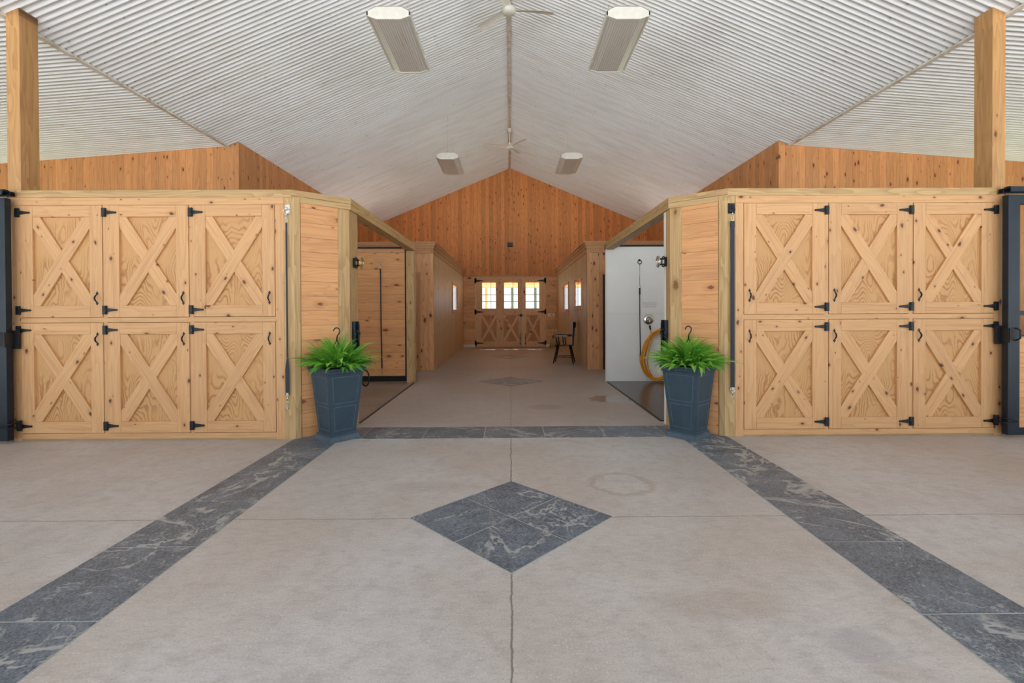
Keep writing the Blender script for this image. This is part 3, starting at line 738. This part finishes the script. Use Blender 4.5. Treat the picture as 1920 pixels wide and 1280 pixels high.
for k in range(8):
    w = .25+.045*math.sin(k*1.7)+.02*rnd.random(); drop = .02+.05*rnd.random(); sk = .07*rnd.random()+.015*k
    for j in range(22):
        a = PI*.78+2*PI*j/22
        x = w*math.cos(a)*(1.0 if math.sin(a) > 0 else 1.1); zc = .47
        z = zc+(.46-.01*k)*math.sin(a) if math.sin(a) > 0 else zc+(.38+drop)*math.sin(a)
        x += -.05*(1-(z/.9))-sk*.6+.02
        path.append((x, -.045-.012*(k % 4)-.02*rnd.random()-.06*max(0, .3-z), max(z, .035+.01*(k % 3))))
def cr(P, n=3):
    out = []
    for i in range(len(P)-1):
        p0, p1, p2, p3 = (Vector(P[max(i-1, 0)]), Vector(P[i]), Vector(P[i+1]), Vector(P[min(i+2, len(P)-1)]))
        for k in range(n):
            t = k/n; out.append(.5*((2*p1)+(p2-p0)*t+(2*p0-5*p1+4*p2-p3)*t*t+(3*p1-p0-3*p2+p3)*t**3))
    out.append(Vector(P[-1])); return out
m.tube(cr(path), .0105, 8); m.build('hose_coil', 'hose', r)
m = M(); m.tube([(-.19, -.035, .92), (-.20, -.036, .995)], [.014, .016], 10); m.build('hose_coupling', 'black', r)
m = M(); m.tube([(.02, 0, .965), (.02, -.09, .955), (.02, -.10, .99)], .007, 8); m.tube([(-.03, -.02, .92), (.02, -.1, 1.0), (.07, -.02, .92)], .005, 8); m.build('hose_hook', 'black', r)
r = thing('spray_nozzle', 'black long-handled spray wand hanging against the wash stall wall', 'nozzle', (2.83, 8.34, .35))
m = M(); m.tube([(-.15, -.10, 0), (-.05, -.10, .2), (.1, -.10, .42)], [.014, .018, .02], 8); m.build('wand', 'black', r)
m = M(); m.tube([(-.05, -.10, .2), (-.14, -.10, .16)], .008, 8); m.build('trigger', 'chrome', r)
m = M(); m.tube([(-.15, -.10, 0), (-.17, -.10, -.1)], [.02, .03], 10); m.build('head', 'chrome', r)
def text(body, size, loc, mat, name, parent, rot=(PI/2, 0, 0)):
    cu = bpy.data.curves.new(name, 'FONT'); cu.body = body; cu.size = size; cu.extrude = .0006; cu.align_x = 'CENTER'
    o = bpy.data.objects.new(name, cu); COL.objects.link(o)
    dg = bpy.context.evaluated_depsgraph_get(); me = bpy.data.meshes.new_from_object(o.evaluated_get(dg)); bpy.data.objects.remove(o)
    me.materials.clear(); me.materials.append(MAT[mat])
    o = bpy.data.objects.new(name, me); COL.objects.link(o); o.location = loc; o.rotation_euler = rot; o.parent = parent
    return o
r = thing('wall_notice', 'three small lines of grey lettering on the white wash stall wall', 'notice', (2.465, 8.3985, 1.33))
for q, (t, z) in enumerate((('PLEASE MAKE SURE WATER', .055), ('IS TURNED OFF AND HOSE', .02), ('IS HUNG UP AFTER USE', -.015))):
    text(t, .021, (0, 0, z), 'text', 'lettering', r)

# ------------------------------------------------------------------ planters and ferns
def square(h, z): return [(-h, -h, z), (h, -h, z), (h, h, z), (-h, h, z)]
def loft(m, secs, mi=0, cap=True):
    R = [[m.bm.verts.new(p) for p in square(h, z)] for h, z in secs]; fs = []
    for A, B in zip(R, R[1:]):
        for k in range(4): fs.append(m.bm.faces.new([A[k], A[(k+1) % 4], B[(k+1) % 4], B[k]]))
    if cap: fs += [m.bm.faces.new(R[0][::-1]), m.bm.faces.new(R[-1])]
    m._mi(fs, mi)
def planter(loc, rz, label):
    r = thing('planter', label, 'planter', loc, rz)
    hb, ht, z0, z1 = .128, .182, .07, .665
    half = lambda z: hb+(ht-hb)*(z-z0)/(z1-z0)
    m = M(); loft(m, [(.158, 0), (.158, .022), (.150, .03), (.150, .042), (.140, .05), (.140, .058), (.131, .066), (hb, z0), (ht, z1), (.176, z1), (.165, .60)], cap=True)
    m.build('body', 'planter', r)
    m = M(); loft(m, [(ht, z1-.012), (.192, z1-.008), (.196, z1+.004), (.196, z1+.016), (.203, z1+.022), (.203, z1+.036), (.196, z1+.042), (.168, z1+.042), (.166, z1-.03)], cap=False); m.build('rim', 'planter', r, bevel=.002)
    m = M(); loft(m, [(.165, .655), (.166, .665)]); m.build('soil', 'soil', r)
    for k in range(4):
        R = Matrix.Rotation(k*PI/2, 4, 'Z')
        for (za, zb) in ((.10, .335), (.365, .625)):
            m = M()
            def pt(u, z, o): 
                h = half(z); return R @ Vector((u*(h-.035), -h-o, z))
            quad = [(-1, za), (1, za), (1, zb), (-1, zb)]; w = .006
            # recessed look: thin proud moulding frame
            for (u0, za_, u1, zb_) in ((-1, za, 1, za+w), (-1, zb-w, 1, zb), (-1, za+w, -1+.05, zb-w), (1-.05, za+w, 1, zb-w)):
                v = [m.bm.verts.new(pt(u, z, o)) for o in (-.002, .0035) for u, z in ((u0, za_), (u1, za_), (u1, zb_), (u0, zb_))]
                for q in ((0, 3, 2, 1), (4, 5, 6, 7), (0, 1, 5, 4), (1, 2, 6, 5), (2, 3, 7, 6), (3, 0, 4, 7)): m.bm.faces.new([v[i] for i in q])
            m.build('panel_moulding', 'dust', r)
    return r
planter((-1.725, 4.722, .0045), PI/4+.05, 'tall square blue-grey planter at the left corner of the aisle mouth')
planter((1.772, 4.715, .0045), PI/4-.05, 'tall square blue-grey planter at the right corner of the aisle mouth')

def fern(loc, label, seed):
    rnd = random.Random(seed)
    r = thing('potted_fern', label, 'plant', loc)
    m = M()
    for i in range(520):
        az = rnd.uniform(0, 2*PI); tier = rnd.random(); rc = .15*math.sqrt(rnd.random())
        ln = rnd.uniform(.16, .29) if rnd.random() > .04 else rnd.uniform(.32, .40)
        el = math.radians(min(88, max(4, 84-68*(rc/.15)**1.5+rnd.uniform(-16, 16))))
        ln += .07*(1-rc/.15)
        bend = rnd.uniform(.7, 1.9)
        r0 = rc
        p = Vector((r0*math.cos(az), r0*math.sin(az), 0)); n = 15; az += rnd.uniform(-.6, .6)
        twist = rnd.uniform(-.5, .5); pts = []
        for k in range(n+1):
            t = k/n; e = el-bend*t*t*.75
            d = Vector((math.cos(az)*math.cos(e), math.sin(az)*math.cos(e), math.sin(e)))
            pts.append((p.copy(), d)); p = p+d*ln/n; az += twist*.06
        side0 = Vector((-math.sin(az), math.cos(az), 0)); mi = rnd.choice((0, 0, 0, 1, 1, 1, 2))
        roll = rnd.uniform(-.7, .7)
        wid = rnd.uniform(.020, .032)
        sub = 3
        for k in range(n):
            (p0, d0), (p1, d1) = pts[k], pts[k+1]
            up = side0.cross(d0); sd = side0*math.cos(roll)+up*math.sin(roll); nn = sd.cross(d0)
            # rachis
            w = .0012
            try: f = m.bm.faces.new([m.bm.verts.new(q) for q in (p0-sd*w, p0+sd*w, p1+sd*w, p1-sd*w)]); f.material_index = 1
            except Exception: pass
            if k < 1: continue
            for q in range(2):
                t = (k+q/2)/n; c = p0.lerp(p1, q/2)
                L = wid*(math.sin(PI*min(1, t*.93+.07))**.6)*(1.15-.55*t); lw = ln/n*.2
                for sg in (-1, 1):
                    a = c-d0*lw; b = c+d0*lw
                    tip = c+sd*sg*L+d0*L*.28-nn*.12*L*sg*sg
                    mid = c+sd*sg*L*.6+d0*(L*.17+lw)
                    f = m.bm.faces.new([m.bm.verts.new(v) for v in (a, tip, mid, b)]); f.material_index = mi; f.smooth = True
    bmesh.ops.recalc_face_normals(m.bm, faces=[])
    me = bpy.data.meshes.new('fronds'); m.bm.to_mesh(me); m.bm.free()
    for l in LEAF: me.materials.append(l)
    o = bpy.data.objects.new('fronds', me); COL.objects.link(o); o.parent = r
    m = M(); m.lathe([(.085, -.06), (.10, .0), (.104, .01), (.096, .01)], 20); m.build('inner_pot', 'grey', r)
    m = M(); pts = [(-.10, 0, .0), (-.05, 0, .16), (0, 0, .25), (0, 0, .285)]
    m.tube([(-.1, 0, 0), (-.06, 0, .14), (0, 0, .26)], .004, 6); m.tube([(.1, 0, 0), (.06, 0, .14), (0, 0, .26)], .004, 6)
    hk = [(0, 0, .25), (.004, 0, .30), (.022, 0, .325)]+[(.0+.03*math.cos(a), 0, .352+.03*math.sin(a)) for a in [(-.5+.42*k) for k in range(10)]]
    m.tube(hk, .0062, 8); m.build('hanger_hook', 'gloss_black', r)
    return r
fern((-1.725, 4.722, .715), 'bright green fern filling the left planter, black hanger hook on top', 11)
fern((1.772, 4.715, .715), 'bright green fern filling the right planter, black hanger hook on top', 23)

# ------------------------------------------------------------------ ceiling fixtures
def lamp():
    r = thing('ceiling_lamp', 'x', 'lamp', (0, 0, 0), 0, 'hanging box lamps under the ceiling')
    W, Lh = .26, .64
    sec = [(-W, .05), (-W, .0), (-W*.55, -.042), (W*.55, -.042), (W, .0), (W, .05), (W*.6, .11), (-W*.6, .11)]
    m = M(); m.prismY(sec, -Lh, -Lh+.03).prismY(sec, Lh-.03, Lh)
    m.prismY([(-W, .05), (-W, .04), (-W*.58, .10), (W*.58, .10), (W, .04), (W, .05), (W*.6, .11), (-W*.6, .11)], -Lh, Lh)
    m.box(-W, -W+.022, -Lh, Lh, -.006, .05).box(W-.022, W, -Lh, Lh, -.006, .05)
    m.build('housing', 'enamel', r, bevel=.003)
    m = M(); m.prismY([(-W+.022, .01), (-W+.022, .0), (-W*.55, -.036), (W*.55, -.036), (W-.022, .0), (W-.022, .01), (W*.55, -.026), (-W*.55, -.026)], -Lh+.03, Lh-.03)
    m.build('diffuser', 'lens', r)
    for yy in (-Lh+.12, Lh-.12):
        m = M(); m.tube([(-.09, yy, .10), (0, yy, .16), (.09, yy, .10)], .003, 6); m.tube([(0, yy, .155), (0, yy, 1.0)], .0035, 6); m.build('hanger_wire', 'flash', r)
    m = M(); m.box(-W-.008, -W, -.3, -.26, .0, .035).box(W, W+.008, -.3, -.26, .0, .035).box(-W-.008, -W, .3, .34, .0, .035).box(W, W+.008, .3, .34, .0, .035); m.build('clip', 'flash', r)
    return r
lp = lamp()
for i, (x, y, lab) in enumerate(((-1.42, 6.26, 'near left hanging box lamp with ribbed grey diffuser, seen from below'), (1.41, 6.26, 'near right hanging box lamp with ribbed grey diffuser, seen from below'),
                      (-1.41, 11.4, 'far left hanging box lamp by the gable wall'), (1.41, 11.4, 'far right hanging box lamp by the gable wall'))):
    o = lp if i == 0 else copy_tree(lp); o.location = (x, y, 4.74); o['label'] = lab
# hanger wires reach the sloping sheets: 4.74 + 1.0 = 5.74 at |x| 1.41 where the roof is 5.70

def fan(loc, angs, label):
    r = thing('ceiling_fan', label, 'fan', loc, 0, 'ceiling fans along the ridge')
    m = M(); m.lathe([(.035, .40), (.058, .44), (.062, .50), (.05, .51)], 20); m.build('mount_cup', 'enamel', r)
    m = M(); m.tube([(0, 0, .06), (0, 0, .42)], .013, 10); m.lathe([(.014, .15), (.032, .11), (.036, .065), (.03, .05)], 16); m.build('downrod', 'enamel', r)
    m = M(); m.lathe([(.02, -.055), (.06, -.052), (.095, -.03), (.105, 0), (.098, .028), (.06, .055), (.03, .062)], 28); m.build('motor_hub', 'enamel', r)
    for a in angs:
        m = M(); n = 8; top = []; bot = []
        for k in range(n+1):
            t = k/n; x = .08+.60*t; w = .038+.034*t; 
            if k == n: w *= .7
            zc = .012+.01*math.sin(PI*t)+.02*t
            row = [Vector((x+(.02 if k == n else 0)*abs(v), v*w, zc+.016*v+.010*(1-v*v))) for v in (-1, -.5, 0, .5, 1)]
            top.append([m.bm.verts.new(q) for q in row]); bot.append([m.bm.verts.new(q-Vector((0, 0, .004))) for q in row])
        for k in range(n):
            for j in range(4):
                m.bm.faces.new([top[k][j], top[k+1][j], top[k+1][j+1], top[k][j+1]]); m.bm.faces.new([bot[k][j], bot[k][j+1], bot[k+1][j+1], bot[k+1][j]])
        for k in range(n):
            m.bm.faces.new([top[k][0], bot[k][0], bot[k+1][0], top[k+1][0]]); m.bm.faces.new([top[k][4], top[k+1][4], bot[k+1][4], bot[k][4]])
        for j in range(4):
            m.bm.faces.new([top[0][j], top[0][j+1], bot[0][j+1], bot[0][j]]); m.bm.faces.new([top[n][j], bot[n][j], bot[n][j+1], top[n][j+1]])
        b = m.build('blade', 'enamel', r); b.rotation_euler = (0, 0, math.radians(a))
    return r
fan((0, 7.14, 5.75), (10, 133, 253), 'white three-bladed ceiling fan nearest, at the top edge of the picture')
fan((0, 13.08, 5.76), (-52, 66, 190), 'white three-bladed ceiling fan farther along the ridge near the gable')

# ------------------------------------------------------------------ end doors
def end_door(name, x0, x1, wins, hinge_x, panels, label):
    z0, z1 = .008, 2.442; cx = (x0+x1)/2
    m = M()
    holes = [(a-cx, b-cx, 1.344, 2.29) for a, b in wins]+[(a-cx, b-cx, .2, 1.13) for a, b in panels]
    grid_wall(m, x0-cx, x1-cx, 0, .05, z0, z1, holes, 'X')
    o = m.build(name, 'bdoorZ', loc=(cx, YE+.02, 0)); struct(o, label, 'door')
    for a, b in wins:
        w = M(); t = .018
        w.box(a, b, .005, .045, 2.29-t, 2.29).box(a, b, .005, .045, 1.344, 1.344+t).box(a, a+t, .005, .045, 1.344, 2.29).box(b-t, b, .005, .045, 1.344, 2.29)
        for z in (1.60, 1.85): w.box(a, b, .012, .038, z-.01, z+.01)
        xm = a+(b-a)*.64; w.box(xm-.008, xm+.008, .012, .038, 1.344, 2.29)
        g = w.build('window_frame', 'bdoorX', o, loc=(-cx, 0, 0))
        p = M(); p.box(a, b, .024, .028, 1.344, 2.29); p.build('window_pane', 'glass', g)
    for q, (a, b) in enumerate(panels):
        p = M(); p.box(a, b, .02, .04, .2, 1.13); p.build('panel', 'bpanel', o, loc=(-cx, 0, 0))
        w, h = b-a, .93
        for u in (1, 0):
            t = .04; L = math.hypot(w, h); aa = t*L/h; bb = t*L/w
            hx = [(-w/2, -h/2), (-w/2+aa, -h/2), (w/2, h/2-bb), (w/2, h/2), (w/2-aa, h/2), (-w/2, -h/2+bb)]
            if not u: hx = [(-x, z) for x, z in hx][::-1]
            pm = M(); pm.prismY(hx, .003 if u else .005, .021); pm.build('brace', 'bdoorX', o, loc=((a+b)/2-cx, 0, .665))
    hs = 1 if hinge_x > cx else -1
    for z in (.14, 1.24, 2.34):
        h = M(); h.box(hinge_x-cx-.03+hs*.03, hinge_x-cx+.03+hs*.03, -.03, 0, z-.09, z+.09)
        h.prismY([(hinge_x-cx, z-.04), (hinge_x-cx, z+.04), (hinge_x-cx-hs*.26, z+.008), (hinge_x-cx-hs*.26, z-.008)][::(1 if hs > 0 else -1)], -.015, -.001)
        h.build('hinge', 'black', o)
    return o
dl = end_door('door_1', -1.20, .425, [(-1.011, -.491), (-.235, .28)], -1.20, [(-1.02, -.49), (-.24, .29)], 'wide braced double leaf of the end door with two windows')
dr = end_door('door_2', .445, 1.205, [(.526, 1.037)], 1.205, [(.56, 1.04)], 'narrow braced right leaf of the end door with one window')
m = M(); m.box(-1.25, 1.25, YE+.06, YE+.14, 0, .045); struct(m.build('trim_18', 'concrete_stall'))  # threshold added to stop daylight leaking under the end doors
m = M(); m.box(.425, .445, YE+.0, YE+.06, .008, 2.44); struct(m.build('trim_15', 'flash'))
m = M(); m.box(-1.25, -1.20, YE-.01, YE+.1, 0, 2.45).box(1.205, 1.25, YE-.01, YE+.1, 0, 2.45).box(-1.25, 1.25, YE-.01, YE+.1, 2.44, 2.49); struct(m.build('trim_16', 'bdoorZ'))
for par, xx in ((dl, .34-(-.3875)), (dr, .53-.825)):
    m = M(); m.tube([(xx, -.02, .06), (xx, -.02, .46), (xx+.03, -.03, .48)], .01, 8); m.box(xx-.02, xx+.02, -.012, 0, .3, .34).box(xx-.02, xx+.02, -.012, 0, .1, .14); m.build('floor_bolt', 'black', par)
m = M(); xx = .36+.3875; m.tube([(xx-.1, -.05, 1.12), (xx+.1, -.05, 1.12)], .012, 8); m.box(xx-.02, xx+.04, -.05, 0, 1.07, 1.17); m.build('latch', 'black', dl)
# porch beyond the end doors
m = M()
for k in range(9): m.box(-4, 4, YE+.3+k*.28, YE+.3+k*.28+.27, 2.62-.045*k, 2.65-.045*k)
for k in range(9): m.box(-3.6+.9*k-.04, -3.6+.9*k+.04, YE+.3, YE+2.8, 2.42-.02*k*0, 2.50)
struct(m.build('ceiling', 'bdoorX'), 'brown board porch ceiling seen through the end door windows', 'porch ceiling')
m = M(); m.box(-4, 4, YE+2.75, YE+2.87, 2.22, 2.62); struct(m.build('trim_17', 'bdoorX'))
for x, mt in ((-.99, 'handlewood'), (.08, 'tealpost'), (1.03, 'tealpost'), (-2.6, 'handlewood'), (2.6, 'handlewood')):
    m = M(); m.box(x-.05, x+.05, YE+2.76, YE+2.86, -.03, 2.25)
    tag(m.build('porch_post', mt), {-.99: 'brown porch post seen through the left window of the end doors', .08: 'green porch post seen through the middle window of the end doors', 1.03: 'green porch post seen through the right window of the end doors', -2.6: 'porch post outside beyond the left edge of the end doors', 2.6: 'porch post outside beyond the right edge of the end doors'}[x], 'post')

m = M(); m.box(-.095, .095, YE-.10, YE, 3.53, 3.67); m.box(-.075, .075, YE-.105, YE-.1, 3.545, 3.655)
tag(m.build('wall_speaker', 'grey', bevel=.004), 'small dark box mounted high in the middle of the gable wall', 'speaker')
r = thing('switch_plate', 'ivory multi-switch plate on the wall right of the end doors', 'switch', (1.42, YE, 1.13))
m = M(); m.box(-.10, .04, -.008, 0, -.06, .06); m.build('plate', 'ivory', r, bevel=.002)
for q in (-.075, -.03, .015): 
    m = M(); m.box(q-.012, q+.012, -.014, -.008, -.03, .03); m.build('toggle', 'grey' if q > 0 else 'ivory', r)
m = M(); m.box(1.49, 1.56, YE-.008, YE, 1.07, 1.19).box(1.51, 1.54, YE-.012, YE-.008, 1.1, 1.16); tag(m.build('outlet_plate', 'ivory'), 'ivory outlet plate beside the switch plate at the end wall', 'outlet')

# ------------------------------------------------------------------ broom
r = thing('broom', 'straw corn broom leaning in the corner right of the end doors', 'broom', (1.49, 16.45, 0))
m = M(); m.tube([(0, 0, .35), (.13, .20, 1.37)], .012, 8); m.build('handle', 'handlewood', r)
m = M(); m.prismY([(-.16, 0), (.12, 0), (.06, .28), (.02, .38), (-.02, .38), (-.08, .28)], -.035, .035)
for k in range(22):
    a = k/21; m.tube([(-.05+.09*a, -.036, .3), (-.16+.28*a, -.04, .0)], .004, 5)
m.build('straw_head', 'straw', r)
m = M(); m.tube([(-.02, 0, .33), (.02, 0, .40)], [.045, .02], 10); m.build('binding', 'black', r)

# ------------------------------------------------------------------ chair
def chair(loc, rz):
    r = thing('armchair', 'black painted wooden captain chair by the right tack room wall', 'chair', loc, rz)
    m = M(); n = 20; top = []
    pts = []
    for k in range(n):
        a = 2*PI*k/n; x = .235*math.copysign(abs(math.cos(a))**.6, math.cos(a)); y = .23*math.copysign(abs(math.sin(a))**.6, math.sin(a)); pts.append((x, y))
    m.prismZ(pts, .415, .45); m.build('seat', 'gloss_black', r, bevel=.01)
    for sx in (-1, 1):
        for sy in (-1, 1):
            m = M(); m.tube([(sx*.15, sy*.15, .42), (sx*.19, sy*.185, .22), (sx*.24, sy*.225, 0)], [.019, .021, .014], 10); m.build('leg', 'gloss_black', r)
    m = M()
    for sy in (-1, 1): m.tube([(-.205, sy*.197, .16), (.205, sy*.197, .16)], .010, 8)
    m.tube([(0, -.197, .16), (0, .197, .16)], .011, 8); m.tube([(-.2, -.19, .2), (-.2, .19, .2)], .01, 8); m.build('stretchers', 'gloss_black', r)
    # back at +x
    m = M(); q = 12
    for j, (za, zb, xo) in enumerate(((.86, .99, .27),)):
        A = []; 
        for k in range(q+1):
            y = -.24+.48*k/q; cx = xo-.06*(y/.24)**2
            A.append((cx, y))
        for (x_a, y_a), (x_b, y_b) in zip(A, A[1:]):
            m.prismZ([(x_a, y_a), (x_a+.02, y_a), (x_b+.02, y_b), (x_b, y_b)], za-.02*0, zb)
    m.build('crest_rail', 'gloss_black', r)
    for k in range(6):
        y = -.19+.38*k/5; m = M(); m.prismX([(y-.022, .44), (y+.022, .44), (y+.028, .88), (y-.028, .88)], .205, .222)
        for v in m.bm.verts:
            t = (v.co.z-.44)/.44; v.co.x += t*.045-.05*(v.co.y/.24)**2*t
        m.build('back_slat', 'gloss_black', r)
    for sy in (-1, 1):
        m = M(); path = [(.24, sy*.215, .66), (.1, sy*.25, .675), (-.1, sy*.262, .675), (-.2, sy*.262, .67)]
        for (xa, ya, za), (xb, yb, zb) in zip(path, path[1:]):
            m.prismZ([(xa, ya-.02), (xa, ya+.02), (xb, yb+.024), (xb, yb-.024)], .655, .685)
        m.tube([(-.21, sy*.262, .67), (-.235, sy*.262, .66), (-.235, sy*.262, .645)], .022, 10); m.build('armrest', 'gloss_black', r)
        for xx in (-.14, .02): 
            m = M(); m.tube([(xx, sy*.2, .44), (xx-.02, sy*.235, .55), (xx-.03, sy*.258, .66)], [.011, .015, .010], 8); m.build('arm_spindle', 'gloss_black', r)
    return r
chair((1.30, 11.5, 0), math.radians(-12))

# ------------------------------------------------------------------ camera
cam = bpy.data.cameras.new('camera'); co = bpy.data.objects.new('camera', cam); COL.objects.link(co)
F = 890.0
cam.sensor_width = 36; cam.lens = F*36/1920; cam.clip_start = .05; cam.clip_end = 300
tilt = math.radians(.44); yaw = .0063; roll = -.0046
co.matrix_world = Matrix.Translation((0, 0, 1.25)) @ Matrix.Rotation(-yaw, 4, 'Z') @ Matrix.Rotation(PI/2-tilt, 4, 'X') @ Matrix.Rotation(roll, 4, 'Z')
cam.shift_x = -(962.6-960)/1920; cam.shift_y = -(56-F*math.tan(tilt))/1920
SC.camera = co

# ------------------------------------------------------------------ daylight
w = bpy.data.worlds.new('sky'); SC.world = w; w.use_nodes = True
bg = w.node_tree.nodes['Background']; bg.inputs[0].default_value = (.80, .90, 1, 1); bg.inputs[1].default_value = 1.0
EXPO = .66
sun = bpy.data.lights.new('sun', 'SUN'); sun.energy = 22; sun.angle = .01; sun.color = (.94, .965, 1)
so = bpy.data.objects.new('sun', sun); COL.objects.link(so); so.rotation_euler = (math.radians(-32), 0, 0)
SC.view_settings.view_transform = 'Standard'; SC.view_settings.look = 'None'; SC.view_settings.gamma = 1
SC.view_settings.exposure = EXPO
SC.cycles.max_bounces = 10; SC.cycles.diffuse_bounces = 8
SC.cycles.use_denoising = True
